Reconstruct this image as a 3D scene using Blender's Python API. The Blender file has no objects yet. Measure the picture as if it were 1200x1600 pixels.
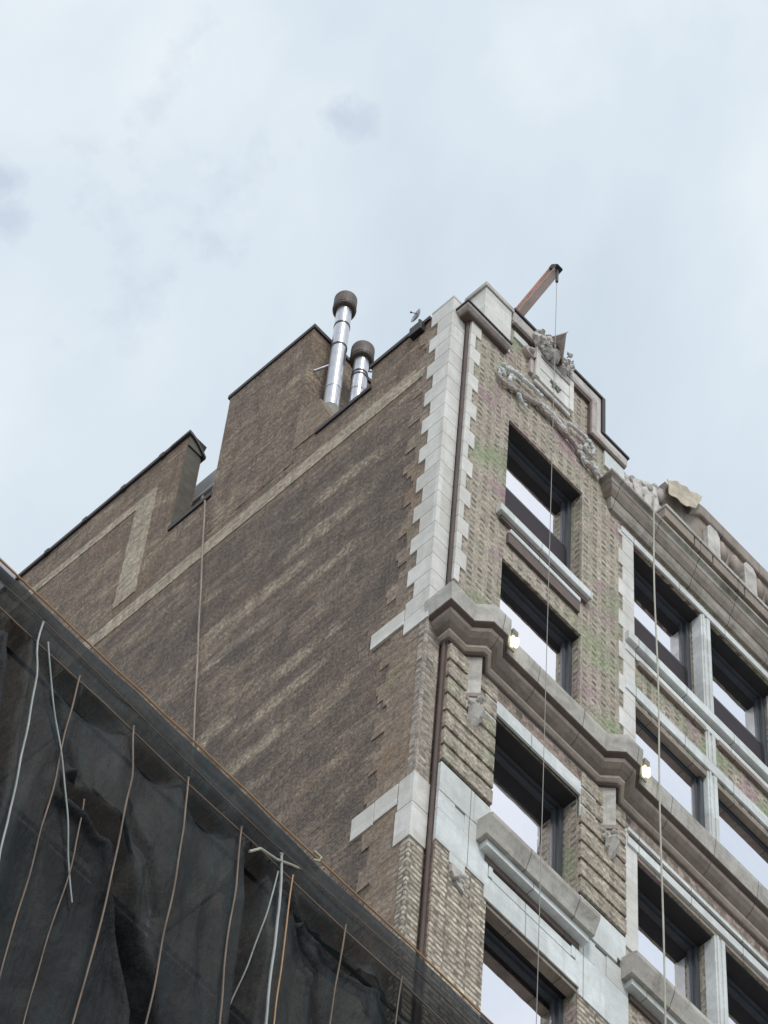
import bpy, bmesh, math, random
from mathutils import Vector, Matrix, noise
random.seed(7)
scn = bpy.context.scene
R = math.radians
# ------------------------------------------------------------------ camera
cd = bpy.data.cameras.new('camera'); cam = bpy.data.objects.new('camera', cd)
scn.collection.objects.link(cam); scn.camera = cam
cd.sensor_fit = 'HORIZONTAL'; cd.sensor_width = 36; cd.lens = 36 * 6394 / 1200
cd.clip_start = .1; cd.clip_end = 4000
rx = Vector((.68, -.7316, .0487)).normalized(); ry = Vector((.6694, .5924, -.4483))
ry = (ry - rx * ry.dot(rx)).normalized(); rz = rx.cross(ry)
M4 = Matrix((rx, -ry, -rz)).transposed().to_4x4()
M4.translation = Vector((-15.26146, -16.26541, 1.6))
cam.matrix_world = M4
# ------------------------------------------------------------------ light
SUN_EL, SUN_AZ = R(52), R(205)        # azimuth of the sun measured clockwise from +Y
w = bpy.data.worlds.new('World'); scn.world = w; w.use_nodes = True
nt = w.node_tree; nt.nodes.clear()
N = nt.nodes.new; L = nt.links.new
out = N('ShaderNodeOutputWorld'); bg = N('ShaderNodeBackground'); bg.inputs['Strength'].default_value = .1
sky = N('ShaderNodeTexSky'); sky.sky_type = 'NISHITA'; sky.sun_disc = False
sky.sun_elevation = SUN_EL; sky.sun_rotation = SUN_AZ; sky.dust_density = 2.0
tc = N('ShaderNodeTexCoord')
mp = N('ShaderNodeMapping'); mp.inputs['Scale'].default_value = (1.0, 1.0, 1.4)
n1 = N('ShaderNodeTexNoise'); n1.inputs['Scale'].default_value = 4.2; n1.inputs['Detail'].default_value = 7; n1.inputs['Roughness'].default_value = .52; n1.inputs['Distortion'].default_value = .4
n2 = N('ShaderNodeTexNoise'); n2.inputs['Scale'].default_value = 15; n2.inputs['Detail'].default_value = 6; n2.inputs['Roughness'].default_value = .6
cr = N('ShaderNodeValToRGB')
cr.color_ramp.elements[0].position = .36; cr.color_ramp.elements[0].color = (5.3, 6.15, 6.95, 1)
cr.color_ramp.elements[1].position = .62; cr.color_ramp.elements[1].color = (7.9, 8.35, 8.6, 1)
e = cr.color_ramp.elements.new(.5); e.color = (6.35, 7.1, 7.7, 1)
cr2 = N('ShaderNodeValToRGB')
cr2.color_ramp.elements[0].position = .63; cr2.color_ramp.elements[0].color = (1, 1, 1, 1)
cr2.color_ramp.elements[1].position = .76; cr2.color_ramp.elements[1].color = (.80, .82, .87, 1)
mul = N('ShaderNodeMix'); mul.data_type = 'RGBA'; mul.blend_type = 'MULTIPLY'; mul.inputs['Factor'].default_value = 1
mx = N('ShaderNodeMix'); mx.data_type = 'RGBA'; mx.inputs['Factor'].default_value = .9
L(tc.outputs['Generated'], mp.inputs['Vector']); L(mp.outputs['Vector'], n1.inputs['Vector']); L(mp.outputs['Vector'], n2.inputs['Vector'])
L(n1.outputs['Fac'], cr.inputs['Fac']); L(n2.outputs['Fac'], cr2.inputs['Fac'])
L(cr.outputs['Color'], mul.inputs[6]); L(cr2.outputs['Color'], mul.inputs[7])
prev = mul.outputs[2]
SCRAPS = [((.1800, .3555, .9165), .011, .5), ((.1880, .3600, .9142), .010, .4), ((.2295, .2848, .9307), .010, .38), ((.2250, .2870, .9310), .008, .4)]
# a few small darker scraps of cloud
n3 = N('ShaderNodeTexNoise'); n3.inputs['Scale'].default_value = 140; n3.inputs['Detail'].default_value = 6; n3.inputs['Roughness'].default_value = .6
L(tc.outputs['Generated'], n3.inputs['Vector'])
for d_, rad, amt in SCRAPS:
    vs = N('ShaderNodeVectorMath'); vs.operation = 'DISTANCE'; vs.inputs[1].default_value = d_; L(tc.outputs['Generated'], vs.inputs[0])
    m1 = N('ShaderNodeMapRange'); m1.inputs['From Min'].default_value = rad; m1.inputs['From Max'].default_value = 0; L(vs.outputs['Value'], m1.inputs['Value'])
    m2 = N('ShaderNodeMath'); m2.operation = 'ADD'; L(m1.outputs['Result'], m2.inputs[0]); L(n3.outputs['Fac'], m2.inputs[1])
    m3 = N('ShaderNodeMapRange'); m3.inputs['From Min'].default_value = .85; m3.inputs['From Max'].default_value = 1.35; m3.inputs['To Max'].default_value = amt; L(m2.outputs['Value'], m3.inputs['Value'])
    mm = N('ShaderNodeMix'); mm.data_type = 'RGBA'; L(m3.outputs['Result'], mm.inputs[0]); L(prev, mm.inputs[6]); mm.inputs[7].default_value = (3.9, 4.6, 5.9, 1); prev = mm.outputs[2]
L(sky.outputs['Color'], mx.inputs[6]); L(prev, mx.inputs[7]); L(mx.outputs[2], bg.inputs['Color']); L(bg.outputs['Background'], out.inputs['Surface'])
sd = bpy.data.lights.new('sun', 'SUN'); sd.energy = 1.5; sd.angle = R(12); sd.color = (1, .97, .92)
so = bpy.data.objects.new('sun', sd); scn.collection.objects.link(so)
sdir = Vector((math.sin(SUN_AZ) * math.cos(SUN_EL), math.cos(SUN_AZ) * math.cos(SUN_EL), math.sin(SUN_EL)))
so.rotation_euler = sdir.to_track_quat('Z', 'Y').to_euler(); so.location = (0, 0, 90)
scn.view_settings.view_transform = 'Standard'; scn.view_settings.look = 'None'
scn.view_settings.exposure = .30; scn.view_settings.gamma = 1

# ------------------------------------------------------------------ materials
def newmat(name):
    m = bpy.data.materials.new(name); m.use_nodes = True
    t = m.node_tree; b = t.nodes['Principled BSDF']; return m, t, b
def rgb(c): return (c[0], c[1], c[2], 1)
def mixn(t, a, b, fac, mode='MIX'):
    n = t.nodes.new('ShaderNodeMix'); n.data_type = 'RGBA'; n.blend_type = mode
    for s, v in ((n.inputs[0], fac), (n.inputs[6], a), (n.inputs[7], b)):
        if isinstance(v, (int, float)): s.default_value = v
        elif isinstance(v, tuple): s.default_value = rgb(v)
        else: t.links.new(v, s)
    return n.outputs[2]
def pos(t, scale=(1, 1, 1)):
    g = t.nodes.new('ShaderNodeNewGeometry'); m = t.nodes.new('ShaderNodeMapping'); m.inputs['Scale'].default_value = scale
    t.links.new(g.outputs['Position'], m.inputs['Vector']); return m.outputs['Vector']
def noi(t, vec, scale, detail=4, rough=.6, lo=.35, hi=.65, dist=0):
    n = t.nodes.new('ShaderNodeTexNoise'); n.inputs['Scale'].default_value = scale; n.inputs['Detail'].default_value = detail
    n.inputs['Roughness'].default_value = rough; n.inputs['Distortion'].default_value = dist
    t.links.new(vec, n.inputs['Vector'])
    r = t.nodes.new('ShaderNodeMapRange'); r.inputs['From Min'].default_value = lo; r.inputs['From Max'].default_value = hi
    t.links.new(n.outputs['Fac'], r.inputs['Value']); return r.outputs['Result']
def bump(t, b, h, s, d=.02):
    n = t.nodes.new('ShaderNodeBump'); n.inputs['Strength'].default_value = s; n.inputs['Distance'].default_value = d
    t.links.new(h, n.inputs['Height']); t.links.new(n.outputs['Normal'], b.inputs['Normal'])
def mth(t, op, a, b=None):
    n = t.nodes.new('ShaderNodeMath'); n.operation = op
    for s, v in zip(n.inputs, (a, b)):
        if v is None: continue
        if isinstance(v, (int, float)): s.default_value = v
        else: t.links.new(v, s)
    return n.outputs[0]
def wallcoord(t):
    """(x + y, z) of the world: runs along either street wall, and up"""
    g = t.nodes.new('ShaderNodeNewGeometry'); s = t.nodes.new('ShaderNodeSeparateXYZ'); c = t.nodes.new('ShaderNodeCombineXYZ')
    t.links.new(g.outputs['Position'], s.inputs[0])
    a = mth(t, 'ADD', s.outputs[0], s.outputs[1])
    t.links.new(a, c.inputs[0]); t.links.new(s.outputs[2], c.inputs[1]); return c.outputs[0], a, s.outputs[2]
def brick(name, c1, c2, mortar, bw=.22, rh=.075, ms=.008, header=None, tints=(), streak=None, blotch=None, bs=.5, offs=.5, ga=.6, ghosts=(), uv=.8):
    m, t, b = newmat(name); v, u, z = wallcoord(t)
    br = t.nodes.new('ShaderNodeTexBrick'); t.links.new(v, br.inputs['Vector'])
    br.inputs['Scale'].default_value = 1; br.inputs['Brick Width'].default_value = bw; br.inputs['Row Height'].default_value = rh
    br.inputs['Mortar Size'].default_value = ms; br.inputs['Mortar Smooth'].default_value = .2; br.inputs['Bias'].default_value = 0
    br.offset = offs
    br.inputs['Color1'].default_value = rgb(c1); br.inputs['Color2'].default_value = rgb(c2); br.inputs['Mortar'].default_value = rgb(mortar)
    col = br.outputs['Color']; h = br.outputs['Fac']
    if header:
        # every second course a darker header brick, columns lining up
        hu, hv, hc, am = header
        fu = mth(t, 'FRACT', mth(t, 'DIVIDE', u, hu)); fv = mth(t, 'FRACT', mth(t, 'DIVIDE', z, hv))
        k = mth(t, 'MULTIPLY', mth(t, 'LESS_THAN', fu, .48), mth(t, 'LESS_THAN', fv, .46))
        wn = t.nodes.new('ShaderNodeTexWhiteNoise'); wn.noise_dimensions = '2D'
        cc = t.nodes.new('ShaderNodeCombineXYZ')
        t.links.new(mth(t, 'FLOOR', mth(t, 'DIVIDE', u, hu)), cc.inputs[0]); t.links.new(mth(t, 'FLOOR', mth(t, 'DIVIDE', z, hv)), cc.inputs[1])
        t.links.new(cc.outputs[0], wn.inputs['Vector'])
        k = mth(t, 'MULTIPLY', k, mth(t, 'MULTIPLY', mth(t, 'ADD', wn.outputs['Value'], .25), am))
        kk = mth(t, 'MINIMUM', k, 1)
        col = mixn(t, col, hc, kk)
    P = pos(t)
    w2 = t.nodes.new('ShaderNodeTexWhiteNoise'); w2.noise_dimensions = '2D'; c2_ = t.nodes.new('ShaderNodeCombineXYZ')
    row_ = mth(t, 'FLOOR', mth(t, 'DIVIDE', z, rh)); t.links.new(row_, c2_.inputs[1])
    t.links.new(mth(t, 'FLOOR', mth(t, 'ADD', mth(t, 'DIVIDE', u, bw), mth(t, 'MULTIPLY', row_, .5))), c2_.inputs[0]); t.links.new(c2_.outputs[0], w2.inputs['Vector'])
    unit = w2.outputs['Value']
    col = mixn(t, col, mixn(t, (.72, .70, .68), (1.25, 1.22, 1.2), unit), uv, 'MULTIPLY')
    for tc_, sc, lo, hi, amt in tints:
        f = mth(t, 'MULTIPLY', mth(t, 'MAXIMUM', mth(t, 'MINIMUM', noi(t, P, sc, 4, .6, lo, hi, .3), 1), 0), mth(t, 'MULTIPLY', mth(t, 'ADD', unit, .35), amt * 1.1))
        col = mixn(t, col, tc_, f)
    if blotch:
        bc, sc, lo, hi, amt = blotch
        f = mth(t, 'MULTIPLY', mth(t, 'MAXIMUM', mth(t, 'MINIMUM', noi(t, pos(t, (1, 1, 2.0)), sc, 10, .74, lo, hi, .2), 1), 0), mth(t, 'MULTIPLY', mth(t, 'ADD', unit, .45), amt))
        col = mixn(t, col, bc, f)
    if ghosts:
        # pale repaired patches left where old rows of brickwork were cut back
        tot = None
        for gy, gz_, wy, wz in ghosts:
            a1 = mth(t, 'POWER', mth(t, 'ABSOLUTE', mth(t, 'DIVIDE', mth(t, 'SUBTRACT', u, gy), wy)), 3); a2 = mth(t, 'POWER', mth(t, 'ABSOLUTE', mth(t, 'DIVIDE', mth(t, 'SUBTRACT', z, gz_), wz)), 3)
            g_ = mth(t, 'SUBTRACT', 1.15, mth(t, 'ADD', a1, a2)); g_ = mth(t, 'MAXIMUM', mth(t, 'MINIMUM', g_, 1), 0)
            tot = g_ if tot is None else mth(t, 'MAXIMUM', tot, g_)
        f = mth(t, 'MULTIPLY', tot, mth(t, 'MAXIMUM', mth(t, 'MINIMUM', noi(t, P, 3.5, 9, .75, .36, .66), 1), 0))
        f = mth(t, 'MULTIPLY', f, mth(t, 'ADD', mth(t, 'MULTIPLY', unit, .6), .45)); col = mixn(t, col, (.50, .42, .31), f)
    if streak:
        sc_, amt = streak
        f = mth(t, 'MULTIPLY', mth(t, 'MAXIMUM', mth(t, 'MINIMUM', noi(t, pos(t, (5, 5, .55)), 1.3, 5, .65, .42, .7), 1), 0), amt)
        col = mixn(t, col, sc_, f)
    fine = noi(t, P, 14, 5, .7, .2, .8)
    col = mixn(t, col, mixn(t, (.5, .5, .5), (1.4, 1.4, 1.4), fine), .8, 'MULTIPLY')
    grain = noi(t, P, 26, 2, .5, .32, .68)
    col = mixn(t, col, mixn(t, (.45, .45, .45), (1.55, 1.55, 1.55), grain), ga, 'MULTIPLY')
    t.links.new(col, b.inputs['Base Color']); b.inputs['Roughness'].default_value = .88
    bump(t, b, mth(t, 'SUBTRACT', fine, mth(t, 'MULTIPLY', h, 1.5)), bs * .55, .01)
    return m
def stone(name, c, dirt, amt=.5, sc=1.2, rough=.7, joint=None, streaks=.35, bs=.35):
    m, t, b = newmat(name); P = pos(t)
    a = mixn(t, c, tuple(k * .8 for k in c), noi(t, P, 7, 5, .7, .3, .7))
    v0, u0, zz0 = wallcoord(t); wn = t.nodes.new('ShaderNodeTexWhiteNoise'); wn.noise_dimensions = '2D'; cc = t.nodes.new('ShaderNodeCombineXYZ')
    t.links.new(mth(t, 'FLOOR', mth(t, 'DIVIDE', u0, .92)), cc.inputs[0]); t.links.new(mth(t, 'FLOOR', mth(t, 'DIVIDE', mth(t, 'SUBTRACT', zz0, 51.02), .418)), cc.inputs[1]); t.links.new(cc.outputs[0], wn.inputs['Vector'])
    a = mixn(t, a, mixn(t, (.84, .82, .80), (1.08, 1.08, 1.09), wn.outputs['Value']), .8, 'MULTIPLY')
    f = mth(t, 'MULTIPLY', mth(t, 'MAXIMUM', mth(t, 'MINIMUM', noi(t, P, sc, 7, .7, .45, .72, .5), 1), 0), amt)
    a = mixn(t, a, dirt, f)
    f = mth(t, 'MULTIPLY', mth(t, 'MAXIMUM', mth(t, 'MINIMUM', noi(t, pos(t, (9, 9, .8)), 1.1, 5, .7, .5, .78), 1), 0), streaks)
    a = mixn(t, a, dirt, f)
    if joint:
        v, u, z = wallcoord(t)
        # vertical joints between the blocks
        gg = t.nodes.new('ShaderNodeNewGeometry'); ss = t.nodes.new('ShaderNodeSeparateXYZ'); t.links.new(gg.outputs['Position'], ss.inputs[0])
        fu = mth(t, 'FRACT', mth(t, 'DIVIDE', mth(t, 'ADD', ss.outputs[0], joint[1]), joint[0])); k = mth(t, 'LESS_THAN', fu, .012 / joint[0])
        a = mixn(t, a, tuple(q * .3 for q in dirt), mth(t, 'MULTIPLY', k, .75))
    t.links.new(a, b.inputs['Base Color']); b.inputs['Roughness'].default_value = rough
    bump(t, b, noi(t, P, 30, 5, .7, .2, .8), bs, .01)
    return m
def plain(name, c, rough=.6, metal=0, var=.3, sc=6, bs=.1):
    m, t, b = newmat(name); P = pos(t)
    t.links.new(mixn(t, c, tuple(k * (1 - var) for k in c), noi(t, P, sc, 5, .65, .3, .7)), b.inputs['Base Color'])
    b.inputs['Roughness'].default_value = rough; b.inputs['Metallic'].default_value = metal
    bump(t, b, noi(t, P, sc * 4, 4, .6, .2, .8), bs, .01)
    return m
GREEN = (.24, .31, .16); PINK = (.36, .22, .26)
M = {}
M['brick'] = brick('pale_grey_brick', (.475, .42, .34), (.42, .37, .30), (.36, .325, .27), uv=.5, header=(.172, .148, (.13, .11, .09), .9),
                   tints=((GREEN, .75, .51, .62, .7), (PINK, .95, .54, .64, .75)), streak=((.16, .13, .11), .35))
M['rust'] = brick('rusticated_brick', (.47, .42, .34), (.40, .355, .29), (.33, .29, .24), header=(.2, .13, (.11, .10, .08), .6),
                  tints=((GREEN, 1.3, .56, .68, .4), (PINK, 1.5, .58, .7, .35)), streak=((.18, .15, .12), .3))
M['stripe'] = brick('striped_flemish_brick', (.60, .54, .44), (.45, .40, .325), (.20, .175, .145), bw=.33, rh=.094, ms=.019,
                    header=(.165, .188, (.22, .19, .155), .8), streak=((.2, .17, .14), .3), bs=.7, offs=.37)
M['pierbrick'] = brick('grey_pier_brick', (.44, .39, .33), (.34, .30, .25), (.26, .23, .2), header=(.2, .15, (.15, .13, .11), .7), streak=((.16, .13, .11), .4))
M['frieze'] = brick('pinkish_brick', (.37, .30, .25), (.31, .25, .205), (.24, .21, .18), header=(.21, .3, (.09, .075, .06), .7),
                    tints=((PINK, 1.2, .5, .66, .4),), streak=((.16, .13, .11), .4))
M['side'] = brick('dark_sooty_brick', (.185, .136, .106), (.115, .086, .069), (.20, .16, .13),
                  blotch=((.42, .33, .235), .42, .49, .66, .62), streak=((.06, .047, .04), .45), ga=.95,
                  tints=(((.17, .10, .065), .5, .55, .7, .5), ((.06, .05, .045), 1.6, .45, .65, .5)), bs=.6, ghosts=[(2.0, 48.2, .85, .26), (2.9, 47.6, .8, .22), (1.9, 46.9, .7, .16), (2.1, 44.9, .8, .20), (2.5, 44.2, .9, .18), (2.8, 43.3, .8, .22), (3.6, 47.7, .8, .2), (3.5, 46.8, .8, .16), (1.7, 49.2, .7, .2), (3.7, 44.7, .5, .25), (3.2, 42.4, .7, .2)])
M['sidehi'] = brick('sooty_upper_brick', (.24, .175, .125), (.165, .12, .09), (.21, .17, .14),
                    blotch=((.42, .35, .24), .8, .50, .70, .8), streak=((.06, .045, .04), .5), ga=.95,
                    tints=(((.19, .115, .07), .6, .5, .65, .5),), bs=.6)
M['tan'] = brick('tan_brick', (.30, .235, .18), (.245, .19, .145), (.26, .215, .17), tints=(((.25, .14, .07), .9, .5, .66, .5), ((.24, .22, .12), 1.2, .58, .7, .4)),
                 streak=((.12, .09, .07), .35))
M['pale'] = brick('pale_stripe_brick', (.50, .43, .33), (.42, .36, .28), (.3, .26, .21), tints=(((.40, .39, .25), .8, .55, .7, .3),), streak=((.17, .14, .11), .45))
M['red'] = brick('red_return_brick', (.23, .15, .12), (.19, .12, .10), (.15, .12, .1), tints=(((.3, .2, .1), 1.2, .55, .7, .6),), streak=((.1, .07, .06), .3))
M['white'] = stone('white_terracotta', (.78, .82, .82), (.36, .37, .35), .5, joint=(.92, .2), streaks=.42)
M['blocks'] = stone('cream_terracotta', (.79, .78, .74), (.42, .39, .35), .45, streaks=.4)
M['corn'] = stone('weathered_cornice_stone', (.56, .535, .49), (.17, .15, .13), .85, sc=2.4, joint=(.78, .1), streaks=.6)
M['corn2'] = stone('older_cornice_stone', (.42, .385, .34), (.12, .10, .085), .9, sc=2.4, joint=(.78, .1), streaks=.6)
M['cornbrown'] = stone('brown_cornice_stone', (.33, .275, .23), (.12, .09, .075), .7, sc=1.8, joint=(.78, .1), streaks=.6)
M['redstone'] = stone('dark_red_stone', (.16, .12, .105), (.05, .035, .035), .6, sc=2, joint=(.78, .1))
M['roll'] = stone('pale_rolled_moulding', (.54, .48, .45), (.14, .10, .095), .6, sc=3, streaks=.5)
M['groovestone'] = stone('shade_toned_stone', (.14, .10, .088), (.05, .04, .035), .6, sc=2)  # shade of recesses and soffits put into a darker stone colour
M['palefillet'] = stone('pale_fillet_stone', (.60, .53, .45), (.2, .16, .13), .5, sc=3)
M['greystone'] = stone('grey_carved_stone', (.66, .63, .59), (.17, .15, .145), .7, sc=3.5, streaks=.5)
M['pinkstone'] = stone('pinkish_carved_stone', (.54, .46, .43), (.13, .09, .085), .6, sc=3)
M['dark'] = plain('dark_coping_metal', (.035, .025, .028), .6)
M['frame'] = plain('window_frame_paint', (.05, .06, .075), .45)
M['ledger'] = plain('lilac_grey_board', (.42, .40, .45), .6)
M['screen'] = plain('insect_screen', (.022, .012, .02), .8)
M['roof'] = plain('roofing_felt', (.09, .09, .09), .9)
M['galv'] = plain('galvanised_steel', (.62, .62, .66), .28, .9, .25, 5)
M['galv2'] = plain('dull_zinc', (.42, .43, .46), .6, .3, .3, 5)
M['capmetal'] = plain('dull_flue_cap', (.15, .12, .105), .7, .3, .5, 9)
M['band'] = plain('black_clamp', (.03, .03, .03), .5, .5)
M['mortar'] = plain('grey_mortar', (.30, .29, .25), .9)
M['boom'] = plain('faded_red_steel', (.95, .66, .58), .5, 0, .3, 5)
M['boomlight'] = plain('boom_top_flange', (.75, .60, .57), .5, 0, .3, 5)
M['rope'] = plain('pale_rope', (.55, .54, .45), .8, 0, .35, 3)
M['cable'] = plain('steel_cable', (.24, .24, .22), .6, .2, .2, 3)
M['orange'] = plain('orange_rope', (.50, .29, .14), .7, 0, .3, 8)
M['tanrope'] = plain('tan_cord', (.28, .20, .15), .8, 0, .6, 1.5)
M['whiterope'] = plain('white_strap', (.40, .43, .43), .7, 0, .35, 3)
M['pipe'] = plain('rusty_downpipe', (.10, .068, .06), .75, 0, .5, 2.5)
M['dish'] = plain('dish_enamel', (.50, .50, .58), .5, 0, .15)
M['tarp'] = plain('tan_tarpaulin', (.62, .55, .42), .7, 0, .4, 3.5, .4)
M['ply'] = plain('scaffold_plank', (.22, .17, .13), .8, 0, .4, 3)
M['steel'] = plain('scaffold_tube', (.25, .25, .26), .5, .5)
M['asphalt'] = plain('worn_concrete_paving', (.30, .29, .27), .9)
M['stucco'] = plain('dark_grey_stucco', (.15, .135, .11), .9, 0, .5, 5)
M['lining'] = plain('black_shade_and_joints', (.03, .027, .03), .8)  # black for the painted window-head shade, and for joints and grooves
M['neigh'] = brick('neighbour_brick', (.16, .10, .08), (.12, .08, .06), (.14, .12, .1))
# glass: a coated pane that mirrors the sky over a dark room
m, t, b = newmat('coated_window_glass'); M['glass'] = m
gl = t.nodes.new('ShaderNodeBsdfGlossy'); gl.inputs['Roughness'].default_value = .03; gl.inputs['Color'].default_value = (.98, .955, 1, 1)
df = t.nodes.new('ShaderNodeBsdfDiffuse'); df.inputs['Color'].default_value = (.012, .014, .02, 1)
ms = t.nodes.new('ShaderNodeMixShader'); ms.inputs[0].default_value = .95
t.links.new(df.outputs[0], ms.inputs[1]); t.links.new(gl.outputs[0], ms.inputs[2]); t.links.new(ms.outputs[0], t.nodes['Material Output'].inputs[0])
bn = t.nodes.new('ShaderNodeBump'); bn.inputs['Strength'].default_value = .12; bn.inputs['Distance'].default_value = .01
nn = t.nodes.new('ShaderNodeTexNoise'); nn.inputs['Scale'].default_value = 2.5; t.links.new(pos(t), nn.inputs['Vector']); t.links.new(nn.outputs['Fac'], bn.inputs['Height']); t.links.new(bn.outputs['Normal'], gl.inputs['Normal'])
# lamp
m, t, b = newmat('lit_lamp'); M['lamp'] = m
b.inputs['Base Color'].default_value = (1, .95, .6, 1); b.inputs['Emission Color'].default_value = (1, .93, .55, 1); b.inputs['Emission Strength'].default_value = 1.6
# debris netting: fine dark mesh one can faintly see through
m, t, b = newmat('debris_netting'); M['net'] = m
P = pos(t)
c = mixn(t, (.006, .008, .010), (.028, .032, .034), noi(t, pos(t, (1.2, 1, .5)), 1.1, 6, .65, .35, .68, .6))
c = mixn(t, c, (.008, .030, .036), mth(t, 'MULTIPLY', mth(t, 'MAXIMUM', noi(t, pos(t, (4, 1, .35)), 1.2, 4, .6, .55, .75), 0), .7))
fine = noi(t, P, 30, 3, .7, .2, .8)
c = mixn(t, c, mixn(t, (.7, .7, .7), (1.3, 1.3, 1.3), fine), 1.0, 'MULTIPLY')
t.links.new(c, b.inputs['Base Color']); b.inputs['Roughness'].default_value = .7
tr = t.nodes.new('ShaderNodeBsdfTransparent'); ms = t.nodes.new('ShaderNodeMixShader'); t.links.new(mth(t, 'ADD', .86, mth(t, 'MULTIPLY', noi(t, pos(t, (1, 1, .6)), 1.3, 4, .6, .3, .7), .09)), ms.inputs[0])
b.inputs['Specular IOR Level'].default_value = .12
t.links.new(tr.outputs[0], ms.inputs[1]); t.links.new(b.outputs[0], ms.inputs[2]); t.links.new(ms.outputs[0], t.nodes['Material Output'].inputs[0])
bump(t, b, noi(t, pos(t, (2.5, 1, .7)), 2.2, 6, .6, .2, .8), .7, .06)

# ------------------------------------------------------------------ mesh helpers
class MB:
    def __init__(s): s.v = []; s.f = []; s.smooth = False
    def add(s, vs, fs):
        o = len(s.v); s.v += [tuple(p) for p in vs]; s.f += [tuple(o + i for i in f) for f in fs]; return s
    def box(s, x0, x1, y0, y1, z0, z1):
        return s.add([(x, y, z) for z in (z0, z1) for y in (y0, y1) for x in (x0, x1)],
                     [(0, 2, 3, 1), (4, 5, 7, 6), (0, 1, 5, 4), (2, 6, 7, 3), (0, 4, 6, 2), (1, 3, 7, 5)])
    def prism(s, poly, a, b, ax):
        """polygon in two axes extruded along the third: ax 'y' -> (x,z); 'x' -> (y,z); 'z' -> (x,y)"""
        n = len(poly); f = {'y': lambda p, q: (p[0], q, p[1]), 'x': lambda p, q: (q, p[0], p[1]), 'z': lambda p, q: (p[0], p[1], q)}[ax]
        return s.add([f(p, a) for p in poly] + [f(p, b) for p in poly],
                     [tuple(range(n)), tuple(range(2 * n - 1, n - 1, -1))] + [(i, i + n, (i + 1) % n + n, (i + 1) % n) for i in range(n)])
    def tube(s, pts, r, n=8, caps=True):
        pts = [Vector(p) for p in pts]; rs = r if isinstance(r, (list, tuple)) else [r] * len(pts)
        o = len(s.v); up = Vector((.13, .2, 1)).normalized()
        for i, p in enumerate(pts):
            d = (pts[min(i + 1, len(pts) - 1)] - pts[max(i - 1, 0)]).normalized()
            if abs(d.dot(up)) > .95: up2 = Vector((1, .1, 0)).normalized()
            else: up2 = up
            a = d.cross(up2).normalized(); b2 = d.cross(a)
            for k in range(n):
                t_ = 2 * math.pi * k / n; s.v.append(tuple(p + (a * math.cos(t_) + b2 * math.sin(t_)) * rs[i]))
        for i in range(len(pts) - 1):
            for k in range(n):
                s.f.append((o + i * n + k, o + i * n + (k + 1) % n, o + (i + 1) * n + (k + 1) % n, o + (i + 1) * n + k))
        if caps:
            s.f.append(tuple(o + k for k in range(n))[::-1]); s.f.append(tuple(o + (len(pts) - 1) * n + k for k in range(n)))
        return s
    def sweep(s, path, prof, caps=True):
        """profile (d outward, z) carried along a plan path (x,y); outward is to the right of travel"""
        P_ = [Vector(p) for p in path]; n = len(prof); o = len(s.v)
        for i, p in enumerate(P_):
            ns = []
            if i > 0: d = (p - P_[i - 1]).normalized(); ns.append(Vector((d.y, -d.x)))
            if i < len(P_) - 1: d = (P_[i + 1] - p).normalized(); ns.append(Vector((d.y, -d.x)))
            m_ = sum(ns, Vector((0, 0))); m_.normalize(); m_ /= max(m_.dot(ns[0]), .3)
            for d_, z in prof: q = p + m_ * d_; s.v.append((q.x, q.y, z))
        for i in range(len(P_) - 1):
            for k in range(n):
                s.f.append((o + i * n + k, o + i * n + (k + 1) % n, o + (i + 1) * n + (k + 1) % n, o + (i + 1) * n + k))
        if caps:
            s.f.append(tuple(o + k for k in range(n))); s.f.append(tuple(o + (len(P_) - 1) * n + k for k in range(n))[::-1])
        return s
    def ball(s, c, r, seg=10, sc=(1, 1, 1)):
        o = len(s.v); c = Vector(c)
        for i in range(seg + 1):
            a = math.pi * i / seg
            for k in range(seg): t_ = 2 * math.pi * k / seg; s.v.append((c.x + r * sc[0] * math.sin(a) * math.cos(t_), c.y + r * sc[1] * math.sin(a) * math.sin(t_), c.z + r * sc[2] * math.cos(a)))
        for i in range(seg):
            for k in range(seg): s.f.append((o + i * seg + k, o + (i + 1) * seg + k, o + (i + 1) * seg + (k + 1) % seg, o + i * seg + (k + 1) % seg))
        return s
def jitter(q, a, f=9):
    q.v = [tuple(Vector(p) + noise.noise_vector(Vector(p) * f) * a + noise.noise_vector(Vector(p) * f * 2.7) * a * .5) for p in q.v]
col = scn.collection
def part(name, mb, mat, parent=None, bev=0, smooth=False, label=None, loc=None):
    off = Vector(loc) if loc else (parent['_o'] if parent is not None and '_o' in parent else Vector((0, 0, 0)))
    off = Vector(off)
    me = bpy.data.meshes.new(name); me.from_pydata([tuple(Vector(v) - off) for v in mb.v], [], mb.f)
    bm_ = bmesh.new(); bm_.from_mesh(me); bmesh.ops.recalc_face_normals(bm_, faces=bm_.faces); bm_.to_mesh(me); bm_.free()
    me.materials.append(mat)
    if smooth:
        for p in me.polygons: p.use_smooth = True
    o = bpy.data.objects.new(name, me); col.objects.link(o)
    if bev:
        md = o.modifiers.new('bevel', 'BEVEL'); md.width = bev; md.segments = 2; md.limit_method = 'ANGLE'
    if parent is not None: o.parent = parent; o['_o'] = tuple(off)
    else: o.location = off
    if parent is None: o['_o'] = tuple(off)
    if label: o['label'] = label
    return o
def thing(name, loc, label, cat, group=None):
    o = bpy.data.objects.new(name, None); col.objects.link(o); o.location = loc; o['_o'] = tuple(loc)
    o['label'] = label; o['category'] = cat
    if group: o['group'] = group
    return o
def tag(o, label, cat, group=None):
    o['label'] = label; o['category'] = cat
    if group: o['group'] = group
    return o

# ------------------------------------------------------------------ ground
g = MB(); g.box(-900, 900, -900, 900, -.5, 0); o = part('ground', g, M['asphalt']); o['kind'] = 'structure'

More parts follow.
